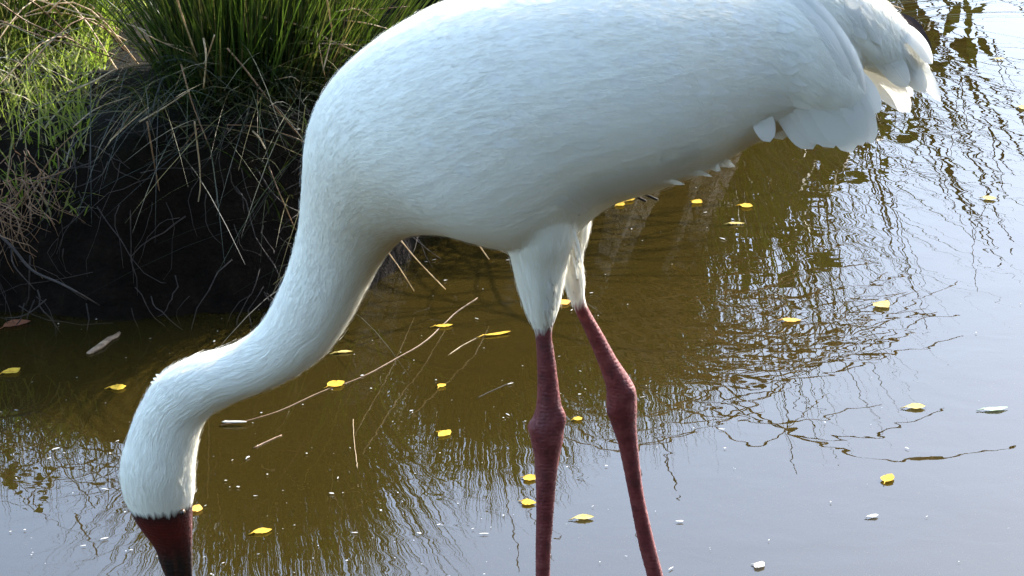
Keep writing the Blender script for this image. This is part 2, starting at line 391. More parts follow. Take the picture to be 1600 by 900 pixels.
# small nape tuft and hock knobs, melted in by the remesh
def blob(c, r, n=10):
    V, F = [], []
    bm = bmesh.new(); bmesh.ops.create_uvsphere(bm, u_segments=n, v_segments=n, radius=1)
    V = [(c[0] + v.co.x * r[0], c[1] + v.co.y * r[1], c[2] + v.co.z * r[2]) for v in bm.verts]; F = [[w.index for w in f.verts] for f in bm.faces]; bm.free()
    return V, F
parts.append(blob(on_y(838, 668, YB - .06), (.012, .013, .013)))
parts.append(blob(on_y(873, 655, YB - .06), (.010, .012, .018)))
parts.append(blob(on_y(983, 614, YB + .05), (.010, .013, .012)))
parts.append(blob(on_y(960, 640, YB + .05), (.011, .013, .015)))
V = []; F = []
for v, f in parts:
    o_ = len(V); V += list(v); F += [tuple(i + o_ for i in q) for q in f]
tmp = mesh_obj('tmp_body', V, F)
mod = tmp.modifiers.new('r', 'REMESH'); mod.mode = 'VOXEL'; mod.voxel_size = .0032; mod.use_smooth_shade = True
sm = tmp.modifiers.new('s', 'SMOOTH'); sm.factor = .5; sm.iterations = 6
dg = bpy.context.evaluated_depsgraph_get(); bme = bpy.data.meshes.new_from_object(tmp.evaluated_get(dg)); bme.name = 'body'
bpy.data.objects.remove(tmp)
body = bpy.data.objects.new('body', bme); COL.objects.link(body); attach(body, CR)
bme.materials.clear(); bme.materials.append(M['plume']); bme.polygons.foreach_set('use_smooth', [True] * len(bme.polygons))
N = len(bme.vertices); P = np.zeros(N * 3); bme.vertices.foreach_get('co', P); P = P.reshape(-1, 3)
NR = np.zeros(N * 3); bme.vertices.foreach_get('normal', NR); NR = NR.reshape(-1, 3)
C = S[:, :3]; arc = np.concatenate([[0], np.cumsum(np.linalg.norm(np.diff(C, axis=0), axis=1))])
best = np.full(N, 1e9); fu = np.zeros(N); fv = np.zeros(N); fd = np.zeros((N, 3))
for i in range(len(C) - 1):
    d = C[i + 1] - C[i]; L2 = d @ d; t = np.clip((P - C[i]) @ d / L2, 0, 1)
    q = P - C[i] - t[:, None] * d; dd = (q * q).sum(1); k = dd < best
    e = np.array([S[i, 3], 0, S[i, 4]]); r = np.linalg.norm(e); e = e / r
    ang = np.arctan2(q[:, 1], q @ e)
    best = np.where(k, dd, best); fu = np.where(k, arc[i] + t * (arc[i + 1] - arc[i]), fu); fv = np.where(k, ang * max(r, .05) * .6 + 1, fv)
    fd[k] = d / math.sqrt(L2)
isleg = P[:, 0] > on_y(675, 500, YB).x
zb = np.where(P[:, 1] < YB, on_y(845, 506, YB - .055).z + (P[:, 0] - on_y(847, 500, YB).x) * .6, on_y(900, 470, YB + .055).z + (P[:, 0] - on_y(905, 470, YB).x) * .6)
legv = np.where(isleg, zb - P[:, 2], -1)
fbz = on_y(250, 789, YB).z + (P[:, 0] - on_y(250, 789, YB).x) * .12
face = np.where(isleg, -1, fbz - P[:, 2])
neck = np.clip(1 - (fu - .33) / .25, 0, 1) * np.clip((fu - .12) / .1, .15, 1)
st = on_y(575, 300, YB); stain = np.exp(-(((P[:, 0] - st.x) / .06) ** 2 + ((P[:, 2] - st.z) / .09) ** 2)) * .7
for nm, dat in (('flow_u', fu), ('flow_v', fv), ('leg', legv), ('face', face), ('neck', neck), ('stain', stain)): attr(body, nm, dat)

# bill: two mandibles below the red face
def bill(name, front, rear, half):
    pts = []
    for (y, xa, xb) in zip((885, 900, 922, 955, 1000, 1040), front, rear):
        A, B = on_y(xa, y, YB), on_y(xb, y, YB); pts.append((A, B))
    c = [(A + B) / 2 for A, B in pts]; e = [((A - B).x / 2, (A - B).z / 2) for A, B in pts]
    V, F = loft(c, e, half, 16); o = mesh_obj(name, V, F, M['bill']); attach(o, CR); return o
bill('upper_bill', (256, 261, 265, 270, 276, 283), (279, 279, 281, 284, 287, 287), (.008, .008, .0078, .0075, .006, .003))
bill('lower_bill', (272, 272, 274, 279, 284, 286), (299, 299, 300, 299, 296, 289), (.008, .008, .0078, .007, .0055, .003))
ey = on_y(285, 800, YB - .0275)
V, F = blob(ey, (.0040, .003, .0040), 14); eye = attach(mesh_obj('eye', V, F, M['eye']), CR)
V, F = blob(ey + Vector((0, -.0028, 0)), (.0026, .002, .0026), 10); pup = mesh_obj('pupil', V, F, M['pupil'], eye); pup.matrix_parent_inverse = CR.matrix_world.inverted() @ Matrix.Identity(4)
pup.matrix_parent_inverse = Matrix.Identity(4)

def feather(name, pts, w, nrm=(0, -1, 0.15), cup=.25, mat=None, parent=CR, tip=.8, notch=0.0, seed=0, nseg=16, ncr=7):
    """one vane with a bent shaft: pts world points root->tip, w full width"""
    c = spline(pts, 8); c = c[np.linspace(0, len(c) - 1, nseg + 1).round().astype(int)]
    r_ = random.Random(seed); n0 = Vector(nrm).normalized(); V = []; U = []; W = []; F = []
    for i in range(nseg + 1):
        t = i / nseg
        tg = Vector(c[min(i + 1, nseg)] - c[max(i - 1, 0)]).normalized()
        s = tg.cross(n0).normalized(); up = s.cross(tg).normalized()
        prof = min(1, .35 + t * 2.2) * (1 if t < tip else math.sqrt(max(0, 1 - ((t - tip) / (1 - tip)) ** 2)))
        prof = max(prof, .02)
        for k in range(ncr + 1):
            q = k / ncr * 2 - 1; jag = 1 + (r_.random() - .5) * notch * (abs(q) > .9)
            p = Vector(c[i]) + s * (q * w / 2 * prof * jag) - up * (q * q * cup * w / 2 * prof)
            if notch and t > tip: p += tg * ((r_.random() - .6) * notch * .03)
            V.append(tuple(p)); U.append(t); W.append(q)
    m = ncr + 1
    for i in range(nseg):
        for k in range(ncr): F.append((i * m + k, i * m + k + 1, (i + 1) * m + k + 1, (i + 1) * m + k))
    o = mesh_obj(name, V, F, mat or M['feather']); attr(o, 'fu', U); attr(o, 'fv', W); attach(o, parent); return o
PXM = 1250.0
def fpx(name, pp, w, **kw): return feather(name, [on_y(x, y, YB + o) for x, y, o in pp], w / PXM, seed=len(bpy.data.objects), **kw)
from mathutils.bvhtree import BVHTree
bvh = BVHTree.FromPolygons([tuple(p) for p in P], [tuple(q.vertices) for q in bme.polygons])
CAM = Vector((0, 0, CAM_H))
def drape(pts):
    """photo points (x, y, lift in mm) laid on the near side of the body; points past its edge keep the last depth"""
    out = []; ly = None; nn = []
    for x, y, lift in pts:
        h, nrm, _, _ = bvh.ray_cast(CAM, ray(x, y).normalized())
        if h is not None and abs(h.y - YB) < .3 and (ly is None or abs(h.y - ly) < .09): out.append(h + nrm * lift * .001); ly = h.y; nn.append(nrm)
        else: out.append(on_y(x, y, ly if ly is not None else YB))
    a = sum(nn, Vector((0, -.3, .1))) if nn else Vector((0, -1, .2))
    return out, a.normalized()
def dfeather(name, pts, w, **kw):
    p, nrm = drape(pts); return feather(name, p, w / PXM, nrm=tuple(nrm), seed=len(bpy.data.objects), **kw)
# drooping tertials of the near wing: only their tips leave the body
for pp, w in (([(1165, 150, -5), (1190, 185, -1.5), (1203, 222, .5)], 34), ([(1185, 110, -5), (1240, 175, -1.6), (1270, 233, 1)], 56), ([(1215, 100, -5), (1270, 170, -1.6), (1303, 231, 1)], 54),
              ([(1240, 90, -5), (1302, 170, -1.6), (1331, 239, 1)], 50), ([(1275, 90, -5), (1332, 160, -1.4), (1364, 224, 1)], 44), ([(1305, 90, -5), (1350, 135, -1.2), (1374, 176, .5)], 34),
              ([(1200, 100, -5), (1255, 172, -1.6), (1287, 226, 1)], 46), ([(1235, 90, -5), (1288, 168, -1.6), (1318, 230, 1)], 46), ([(1255, 90, -5), (1318, 165, -1.6), (1348, 228, 1)], 44)):
    dfeather('tertial_feather', pp, w, cup=.06, tip=.62)
# long lit edge feathers over the wing pile
dfeather('ridge_feather', [(1215, -40, 1), (1268, 0, 3), (1310, 58, 4), (1338, 108, 3), (1356, 172, 0)], 22, cup=.3, tip=.5)
dfeather('ridge_feather', [(1180, -45, 1), (1240, -5, 1), (1282, 45, 1.5), (1316, 100, .8), (1336, 150, 0)], 30, cup=.15, tip=.5)
for pp, w in (([(1395, 60, -4), (1438, 108, .5), (1470, 158, 1)], 26), ([(1380, 70, -4), (1420, 108, .3), (1446, 144, 1)], 34), ([(1350, 60, -4), (1392, 100, .3), (1418, 136, 1)], 38),
              ([(1400, 30, -4), (1436, 66, .4), (1457, 100, 1)], 30), ([(1290, -20, -3), (1330, 12, 1.5), (1352, 62, 2)], 32), ([(1310, -20, -3), (1350, 20, 1.5), (1376, 70, 2)], 26),
              ([(1390, 25, -3), (1415, 66, 1.5), (1437, 118, 2)], 22)):
    dfeather('plume_feather', pp, w, cup=.15, tip=.5)
fpx('primary_feather', [(1408, 22, .02), (1434, 46, .03), (1454, 86, .03)], 15, mat=M['black_feather'])
fpx('tail_feather', [(1310, 70, .01), (1375, 122, .0), (1422, 175, -.01)], 46, tip=.45, cup=.1)
fpx('tail_feather', [(1320, 70, .03), (1385, 112, .02), (1426, 150, .015)], 34, tip=.5, cup=.1)
fpx('underwing_feather', [(1195, 150, -.02), (1215, 188, -.03), (1223, 218, -.035)], 30, cup=.1)
# ragged lower edge of the folded wing
for k in range(30):
    t = k / 29
    x = 915 + t * 225; y = np.interp(x, [905, 940, 1000, 1100, 1180, 1195], [345, 322, 304, 274, 243, 236])
    dx = 70 + random.random() * 40
    dfeather('flank_feather', [(x - dx, y - 40, -2.5), (x - dx * .5, y - 22, .4), (x - 12, y - 7, 1), (x + random.uniform(-18, 16), y + random.uniform(-8, 3), 0)], random.uniform(10, 22), cup=.03, tip=.35)
# thigh fringes
for (x, y, n, sg) in ((862, 478, 9, 1), (902, 430, 12, 1)):
    for k in range(n):
        yy = y + (k - n / 2) * 7; xx = x - (yy - y) * .12 + random.uniform(-3, 3)
        dfeather('thigh_feather', [(xx - 9, yy - 34, -1), (xx - 3, yy - 10, 1), (xx + random.uniform(-2, 6) * sg, yy + 13, 1)], random.uniform(4, 8), notch=.4, tip=.4, nseg=8, ncr=3, cup=.1)
# nape tuft
for k in range(3):
    fpx('nape_feather', [(262 - k * 5, 592 + k * 4, 0), (250 - k * 4, 588 + k * 5, 0), (243 - k * 4, 585 + k * 6, 0)], 5, nseg=8, ncr=3, tip=.5, nrm=(-.5, -.6, .5))
# soft contour feathers over the body, too many to pick apart
VV = []; FF = []; UU = []; WW = []
for k in range(230):
    x = random.uniform(640, 1230); y = random.uniform(-30, 230)
    ang = np.interp(x, [500, 600, 800, 1000, 1250], [75, 50, 28, 20, 38]) + random.gauss(0, 9) + (y - 150) * .03
    L = random.uniform(36, 70); ca, sa = math.cos(R(ang)), math.sin(R(ang))
    pl = [(x, y, -2.2), (x + ca * L * .5, y + sa * L * .5, -.1), (x + ca * L, y + sa * L, random.uniform(.05, .3))]
    if any((lambda h: h is None or abs(h.y - YB) > .3)(bvh.ray_cast(CAM, ray(a, b).normalized())[0]) for a, b, c in pl): continue
    p, nrm = drape(pl); o = feather('t', p, random.uniform(22, 40) / PXM, nrm=tuple(nrm), cup=.05, nseg=7, ncr=4, tip=.35, seed=k)
    n0 = len(VV); VV += [tuple(v.co) for v in o.data.vertices]; FF += [tuple(i + n0 for i in q.vertices) for q in o.data.polygons]
    for nm, lst in (('fu', UU), ('fv', WW)): lst += [d.value for d in o.data.attributes[nm].data]
    me = o.data; bpy.data.objects.remove(o); bpy.data.meshes.remove(me)
cf = mesh_obj('contour_feathers', VV, FF, M['soft']); attr(cf, 'fu', UU); attr(cf, 'fv', WW); attach(cf, CR); tag(cf, kind='stuff')

pc = np.zeros(len(bme.polygons) * 3); bme.polygons.foreach_get('center', pc); pc = pc.reshape(-1, 3)
pn = np.zeros_like(pc).ravel(); bme.polygons.foreach_get('normal', pn); pn = pn.reshape(-1, 3)
v0 = np.zeros(len(bme.polygons), dtype=np.int32); bme.polygons.foreach_get('loop_start', v0)
lv = np.zeros(len(bme.loops), dtype=np.int32); bme.loops.foreach_get('vertex_index', lv); v0 = lv[v0]
okp = np.nonzero((legv[v0] < -.012) & (face[v0] < -.008))[0]
pick = rng.choice(okp, 90000); nb_ = len(pick)
c0 = pc[pick] + rng.normal(0, .0012, (nb_, 3)); nn_ = pn[pick]; f_ = fd[v0[pick]].copy()
thigh = (legv[v0[pick]] > -.16) & (c0[:, 0] > on_y(780, 400, YB).x) & (c0[:, 0] < on_y(930, 400, YB).x)
f_[thigh] = np.array([.05, 0, -1.0]); bodyz = ~thigh & (c0[:, 0] > on_y(560, 200, YB).x); f_[bodyz] += np.array([0, 0, -.35])
f_ += rng.normal(0, .13, (nb_, 3)); f_ -= nn_ * (f_ * nn_).sum(1)[:, None]; f_ /= np.linalg.norm(f_, axis=1)[:, None]
sd = np.cross(nn_, f_); Lb = rng.uniform(.007, .016, nb_)[:, None]; wb = rng.uniform(.0002, .00045, nb_)[:, None]; lf = rng.uniform(.0001, .0005, nb_)[:, None]
A_ = c0 - nn_ * .0004; B_ = c0 + f_ * Lb * .5 + nn_ * lf * .6; C_ = c0 + f_ * Lb + nn_ * lf
VV = np.stack([A_ - sd * wb, A_ + sd * wb, B_ - sd * wb * .8, B_ + sd * wb * .8, C_], 1).reshape(-1, 3)
b_ = np.arange(nb_) * 5
dn = bpy.data.meshes.new('down'); FF = [(i, i + 1, i + 3, i + 2) for i in b_.tolist()] + [(i + 2, i + 3, i + 4) for i in b_.tolist()]
dn.from_pydata(VV.tolist(), [], FF); dn.polygons.foreach_set('use_smooth', [True] * len(FF)); dn.materials.append(M['contour'])
down = bpy.data.objects.new('down', dn); COL.objects.link(down); attach(down, CR); tag(down, kind='stuff')

# ------------------------------------------------------------------ grasses
def blades(root, az, L, w, lean, curve, tint, seg=4):
    """flat tapering blades; returns verts, faces, tint"""
    n = len(root); t = np.linspace(0, 1, seg + 1)[None, :]
    hor = L[:, None] * (lean[:, None] * t + curve[:, None] * t ** 2)
    ver = L[:, None] * (np.sqrt(np.clip(1 - lean[:, None] ** 2, .02, 1)) * t - .75 * curve[:, None] * t ** 2.2)
    ca, sa = np.cos(az)[:, None], np.sin(az)[:, None]
    c = np.stack([root[:, 0:1] + hor * ca, root[:, 1:2] + hor * sa, root[:, 2:3] + ver], -1)
    fa = az + rng.uniform(-1.3, 1.3, n) + math.pi / 2
    side = np.stack([np.cos(fa), np.sin(fa), rng.uniform(-.3, .3, n)], -1)[:, None, :]
    ww = (w[:, None] / 2 * (1 - .93 * t ** 1.6))[..., None]
    V = np.stack([c - side * ww, c + side * ww], 2).reshape(-1, 3)
    b = (np.arange(n) * (seg + 1) * 2)[:, None] + (np.arange(seg) * 2)[None, :]
    F = np.stack([b, b + 1, b + 3, b + 2], -1).reshape(-1, 4)
    return V, F, np.repeat(tint, (seg + 1) * 2)
def rush_tussock(cx, cy, n, rad, Lm, label, bias=(0, 0), dry=.12, lo=.05, hi=.75, spread=1.0):
    cz = float(ground_z(np.array([cx]), np.array([cy]))[0])
    e = empty('rush_tussock', (cx, cy, cz)); tag(e, label, 'rush tussock', 'rush tussocks on the bank')
    a = rng.uniform(0, 2 * math.pi, n); rr = rad * np.sqrt(rng.random(n))
    x = cx + rr * np.cos(a); y = cy + rr * np.sin(a) * .8
    az = np.arctan2(np.sin(a) + bias[1] + rng.normal(0, .35, n), np.cos(a) + bias[0] + rng.normal(0, .35, n))
    lean = np.clip(rng.uniform(lo, hi, n) * (.35 + .75 * rr / rad) * spread, .02, .93)
    L = rng.uniform(.55, 1.1, n) * Lm; curve = rng.uniform(0, .35, n) * lean
    tint = np.where(rng.random(n) < dry, rng.uniform(.88, 1, n), rng.uniform(0, .82, n))
    V, F, T = blades(np.stack([x, y, ground_z(x, y) - .02], -1), az, L, rng.uniform(.0022, .0046, n), lean, curve, tint, 5)
    o = mesh_obj('blades', V, F, M['rush']); attr(o, 'tint', T); tag(o, kind='stuff'); attach(o, e)
    return e
T1 = rush_tussock(-.41, 5.64, 1900, .16, .41, 'dark green rush tussock on the bank behind the neck of the crane', (.32, -.1), .12, .05, .6)
T2 = rush_tussock(-.04, 6.06, 1500, .17, .24, 'straw coloured rush tussock on the bank behind the breast of the crane', (.35, -.15), .5, .1, .95)
T3 = rush_tussock(-.92, 5.95, 1300, .2, .32, 'green rush tussock above the turf at the left edge', (.1, -.1), .15)
T4 = rush_tussock(.24, 6.5, 1200, .16, .28, 'rush tussock on the bank hidden behind the back of the crane', (.2, -.1), .3)
T5 = rush_tussock(.46, 6.92, 520, .13, .66, 'spiky rush tussock at the end of the bank, mirrored right of the tail', (.7, -.1), .15, .45, 1.0, 1.35)

def thatch(e, cx, cy, n, xs, k=1.0):
    x = cx + rng.uniform(-xs, xs, n); y = cy + rng.uniform(-.12, .08, n)
    V, F, T = blades(np.stack([x, y, ground_z(x, y) + rng.uniform(0, .04, n)], -1), rng.normal(-1.57, .75, n), rng.uniform(.14, .42, n) * k, rng.uniform(.002, .004, n),
                     rng.uniform(.35, .9, n), rng.uniform(.35, 1.05, n), np.where(rng.random(n) < .2, rng.uniform(.84, 1, n), rng.uniform(0, .35, n)), 7)
    o = mesh_obj('thatch', V, F, M['rush']); attr(o, 'tint', T); tag(o, kind='stuff'); attach(o, e)
thatch(T1, -.42, 5.52, 300, .2, .75); thatch(T3, -.85, 5.7, 90, .3)

# turf on the bank
def turf(name, n, xr, yr, L, label, dmin=.03, tl=(0, 1)):
    x = rng.uniform(*xr, n); y = rng.uniform(*yr, n); d = shore_dist(x, y); z = ground_z(x, y)
    k = (d > dmin) & (z > .13) & (rng.random(n) < .25 + 1.1 * vnoise(x * 4, y * 4, 31)); x, y, z = x[k], y[k], z[k]; n = len(x)
    V, F, T = blades(np.stack([x, y, z - .005], -1), rng.uniform(0, 6.28, n), rng.uniform(*L, n), rng.uniform(.002, .005, n),
                     rng.uniform(.1, .85, n), rng.uniform(0, .5, n), np.clip(vnoise(x * 6, y * 6, 41) * .7 + rng.uniform(-.2, .5, n), *tl), 4)
    o = mesh_obj(name, V, F, M['grass']); attr(o, 'tint', T); tag(o, label, 'grass', kind='stuff'); return o
turf('grass', 12000, (-1.5, -.68), (5.25, 6.7), (.03, .11), 'short sunlit grass with dead blades on the bank')
turf('grass', 26000, (-9, 3), (5.9, 14), (.05, .22), 'rough grass on the land beyond the pond', .25)

# hand placed dry stems over the dark bank (photo polylines, depth) as parts of the main tussock
def stem(name, pts, r0, r1, mat, parent, n=5):
    c = spline(pts, 5); V, F = tube(c, np.linspace(r0, r1, len(c)), n)
    o = mesh_obj(name, V, F, mat)
    if parent: attach(o, parent)
    return o
ST = [([(275, -5), (292, 45), (308, 88)], 5.42, 's', 2.4), ([(283, 100), (300, 160), (330, 236)], 5.40, 'b', 2.4), ([(218, 190), (250, 172), (296, 142)], 5.38, 's', 2.2),
      ([(150, 247), (185, 205), (212, 168)], 5.40, 'b', 2.2), ([(172, 220), (205, 190), (232, 168)], 5.38, 's', 1.8), ([(304, 190), (311, 250), (313, 290), (309, 320)], 5.36, 's', 2.2),
      ([(230, 190), (242, 260), (256, 337)], 5.37, 'b', 2.2), ([(108, 143), (140, 130), (180, 108)], 5.45, 's', 2.2), ([(114, 199), (150, 170), (205, 150)], 5.43, 's', 1.8),
      ([(0, 32), (60, 55), (130, 75), (200, 98)], 5.55, 'b', 2.2), ([(0, 5), (45, 35), (110, 62), (160, 90)], 5.6, 'b', 2.0), ([(60, 0), (130, 22), (190, 35), (235, 50)], 5.6, 's', 2.0),
      ([(75, 20), (95, 0), (110, -15)], 5.5, 's', 2.6), ([(210, 40), (250, 65), (300, 75)], 5.5, 's', 1.6), ([(0, 345), (45, 300), (85, 240), (120, 205)], 5.32, 'b', 2.0),
      ([(355, 75), (385, 110), (415, 150), (470, 215)], 5.42, 'b', 2.6), ([(395, 205), (405, 215), (415, 233)], 5.36, 's', 2.6), ([(355, 195), (400, 198), (460, 215), (490, 232)], 5.42, 'b', 1.8),
      ([(430, 125), (455, 120), (468, 128)], 5.45, 's', 1.6), ([(510, -5), (516, 30), (518, 55), (505, 110)], 5.48, 's', 2.6), ([(400, 25), (470, 40), (520, 65), (555, 80)], 5.52, 's', 2.6),
      ([(465, 68), (500, 68), (548, 70)], 5.5, 's', 2.2), ([(520, 0), (560, 15), (640, 10)], 5.6, 'b', 2.0), ([(520, 30), (570, 36), (610, 46)], 5.56, 's', 1.8),
      ([(525, 18), (560, 15), (590, 32)], 5.56, 's', 1.8), ([(493, 38), (500, 80), (508, 120)], 5.46, 's', 2.0), ([(440, 95), (480, 60), (540, 30)], 5.55, 'b', 1.8),
      ([(545, 300), (604, 390), (625, 420), (647, 455)], 5.35, 's', 1.6), ([(560, 290), (622, 370), (655, 410), (696, 452)], 5.33, 's', 1.8), ([(640, 260), (725, 355), (742, 375), (764, 405)], 5.4, 's', 2.0),
      ([(318, 60), (322, 90), (318, 138)], 5.40, 's', 2.8), ([(335, 55), (325, 85), (318, 100)], 5.42, 's', 2.0), ([(230, 55), (262, 70), (300, 85)], 5.45, 's', 1.6),
      ([(310, 200), (270, 240), (215, 215)], 5.42, 'b', 1.4), ([(420, 260), (440, 310), (462, 360)], 5.36, 'b', 1.8), ([(88, 230), (92, 260), (85, 300)], 5.33, 'b', 1.4)]
for pts, yy, k, r in ST:
    m = len(pts)
    stem('dry_stem', [on_y(x, y, yy + .05 * (i / (m - 1) - .5) * random.choice((-1, 1))) for i, (x, y) in enumerate(pts)], r / 1500, r / 2300, M['straw'] if k == 's' else M['brown_stem'], T1)
# straws of the pale tussock, bowing to the right over the water
for k in range(120):
    a = random.uniform(-.55, .7); L = random.uniform(.3, .7)
    b = Vector((.02 + random.uniform(-.2, .26), 6.12 + random.uniform(-.16, .25), .3)); d = Vector((math.cos(a), math.sin(a) * .8, 0))
    h = random.uniform(.02, .2)
    p = [b, b + d * L * .3 + Vector((0, 0, h * .75)), b + d * L * .65 + Vector((0, 0, h)), b + d * L + Vector((0, 0, h * random.uniform(.25, .8)))]
    stem('dry_stem', p, random.uniform(.0014, .0024), .0009, M['straw'] if random.random() < .75 else M['brown_stem'], T2)
for k in range(26):
    a = random.uniform(2.2, 4.6); L = random.uniform(.3, .6)
    b = Vector((-.8 + random.uniform(-.2, .2), 5.75 + random.uniform(-.14, .2), .26)); d = Vector((math.cos(a), math.sin(a) * .7, 0)); h = random.uniform(.05, .2)
    stem('dry_stem', [b, b + d * L * .4 + Vector((0, 0, h)), b + d * L + Vector((0, 0, h * .4))], .0018, .001, M['straw'] if random.random() < .6 else M['brown_stem'], T3)

# roots: a pale tangle at the left and dark strands down the face
def roots(name, n, xr, fn, mat, label, lr, r=(.0006, .0016)):
    V = []; F = []
    for _ in range(n):
        p = Vector(fn(random.uniform(*xr))); d = Vector((random.uniform(-.7, .7), random.uniform(-.6, .1), random.uniform(-1, .1))).normalized()
        pts = [p]; m = random.randint(5, 9); st = random.uniform(*lr) / m
        for _k in range(m):
            d = (d + Vector((random.gauss(0, .35), random.gauss(0, .2), random.gauss(-.1, .3)))).normalized(); p = p + d * st; pts.append(p)
        rr = random.uniform(*r); v, f = tube(pts, np.linspace(rr, rr * .4, len(pts)), 4)
        o_ = len(V); V += v; F += [tuple(i + o_ for i in q) for q in f]
    o = mesh_obj(name, V, F, mat); tag(o, label, 'roots', kind='stuff'); return o
def face_pt(x):
    y = np.interp(x, SHORE[:, 0], SHORE[:, 1]) + random.uniform(-.02, .16); z = float(ground_z(np.array([x]), np.array([y]))[0])
    return (x, y - .03, max(z, .03) + random.uniform(0, .03))
roots('bank_roots', 230, (-1.3, 0), face_pt, M['root'], 'thin dead roots hanging down the dark bank face', (.06, .2))
def left_pt(px):
    p = on_y(px, random.uniform(225, 350) if px < 45 else random.uniform(255, 320), random.uniform(5.28, 5.36)); return p
roots('bank_roots', 85, (-40, 72), left_pt, M['brown_stem'], 'pale tangle of dry roots below the turf at the left edge', (.04, .13), (.0006, .0013))

# bare twig reaching down from the roots to the water
tw = mesh_obj('bare_twig', *tube(spline([on_y(-20, 350, 5.3), on_y(18, 385, 5.26), on_y(50, 422, 5.22), on_y(95, 443, 5.17), on_y(130, 462, 5.14), on_z(160, 480, .004)], 5), np.linspace(.0028, .0012, 26), 6), M['root'])
tag(tw, 'thin bare twig slanting from the bank down to the water at the left', 'twig')
V, F = tube(spline([on_y(18, 388, 5.26), on_y(22, 415, 5.24), on_y(55, 453, 5.22)], 4), np.linspace(.0016, .0008, 9), 5); attach(mesh_obj('side_twig', V, F, M['root']), tw)

# ------------------------------------------------------------------ shrubs and trees beyond, seen mirrored in the pond, plus unseen screens blocking sky
def leaves(cent, size, mat, name, parent, droop=.4):
    n = len(cent); s = size * rng.uniform(.6, 1.3, n); a = rng.normal(size=(n, 3)); a[:, 2] -= droop; a /= np.linalg.norm(a, axis=1)[:, None]
    b = np.cross(a, rng.normal(size=(n, 3))); b /= np.linalg.norm(b, axis=1)[:, None]
    q = np.cross(a, b)
    s = s[:, None]
    V = np.stack([cent, cent + a * s * .5 + b * s * .22 + q * s * .06, cent + a * s, cent + a * s * .5 - b * s * .22 + q * s * .06], 1).reshape(-1, 3)
    F = np.arange(n * 4).reshape(-1, 4)
    o = mesh_obj(name, V, F, mat, smooth=False); attr(o, 'tint', np.repeat(rng.random(n), 4)); tag(o, kind='stuff'); attach(o, parent); return o
def gz(x, y): return float(ground_z(np.array([x]), np.array([y]))[0])
def tree(x, y, H, spread, nleaf, label, trunk=.07, seed=1, leaf=.06, fork=.25, group='trees beyond the pond'):
    r_ = random.Random(seed); z = gz(x, y)
    e = empty('tree', (x, y, z)); tag(e, label, 'tree', group)
    V = []; F = []; tips = []
    def add(pts, rad, n):
        v, f = tube(pts, rad, n); o_ = len(V); V.extend(v); F.extend([tuple(i + o_ for i in q) for q in f])
    def grow(p, d, L, r, lev):
        m = 5; pts = [p]; 
        for k in range(m):
            d = (d + Vector((r_.gauss(0, .13), r_.gauss(0, .13), r_.gauss(.05, .08)))).normalized(); p = p + d * (L / m); pts.append(p)
        add(pts, np.linspace(r, r * .55, m + 1), 7 if lev < 2 else 4)
        if lev >= 2: tips.extend(pts[1:])
        if lev == 4: return
        nb = (6, 5, 4, 3)[lev]
        for k in range(nb):
            t = r_.uniform(.35, 1) if lev else r_.uniform(fork, 1)
            i = min(int(t * m), m - 1); q = pts[i].lerp(pts[i + 1], t * m - i)
            a = r_.uniform(0, 6.28); out = Vector((math.cos(a), math.sin(a), r_.uniform(.1, 1.1))).normalized()
            nd = (d * .55 + out * (.9 * spread)).normalized()
            grow(q, nd, L * r_.uniform(.45, .68), r * r_.uniform(.38, .55), lev + 1)
    grow(Vector((x, y, z - .05)), Vector((0, 0, 1)), H * .55, trunk, 0)
    attach(mesh_obj('trunk', V, F, M['bark']), e)
    tp = np.array([tuple(t) for t in tips]); k = rng.integers(0, len(tp), nleaf)
    leaves(tp[k] + rng.normal(0, .07, (nleaf, 3)) * np.array([1, 1, .8]), leaf, M['leaf'], 'crown', e)
    return e
tree(-3.0, 12.6, 3.3, 1.0, 7000, 'small leafy tree beyond the pond, left of the others', seed=3)
tree(-1.8, 12.9, 3.6, 1.0, 7000, 'leafy tree beyond the pond, second from the left', seed=5)
tree(-1.5, 12.4, 3.4, .8, 7000, 'leafy tree beyond the pond, third from the left', seed=8)
tree(-.85, 12.9, 3.45, .6, 6500, 'leafy tree beyond the pond, nearest the open water', seed=11)
tree(-4.6, 13.5, 4.4, 1.0, 6000, 'tall leafy tree far to the left beyond the pond', seed=14)
def screen_hedge(x0, y0, x1, y1, h, th, n, label, leaf=.26):  # unseen leaf mass added to keep low sky light off the crane
    e = empty('screen_hedge', ((x0 + x1) / 2, (y0 + y1) / 2, gz((x0 + x1) / 2, (y0 + y1) / 2))); tag(e, label, 'screen_hedge')
    L = math.hypot(x1 - x0, y1 - y0); dx, dy = (x1 - x0) / L, (y1 - y0) / L
    t = rng.random(n) * L; w = rng.normal(0, th * .45, n); top = h * (.72 + .45 * vnoise(t * .9 + x0, t * 0 + 3., 61)); z = top * rng.random(n) ** .8
    x = x0 + dx * t - dy * w; y = y0 + dy * t + dx * w
    leaves(np.stack([x, y, ground_z(x, y) + z], -1), leaf, M['leaf'], 'foliage', e)
    for k in range(int(L / .8)):
        u = k * .8 + random.uniform(0, .5); p = Vector((x0 + dx * u, y0 + dy * u, 0)); p.z = gz(p.x, p.y) - .05
        q = [p]; 
        for _k in range(6): q.append(q[-1] + Vector((random.gauss(0, .12), random.gauss(0, .12), h * .85 / 6)))
        attach(mesh_obj('stem', *tube(q, np.linspace(.06, .015, 7), 6), M['bark']), e)
screen_hedge(-2.6, -2.2, 5, -3.0, 6.0, 1.4, 17000, 'unseen leafy screen added behind the viewer to block low sky')
screen_hedge(5, -3.0, 12, 1.5, 6.5, 1.5, 18000, 'unseen leafy screen added to the right of the viewer to block low sky')
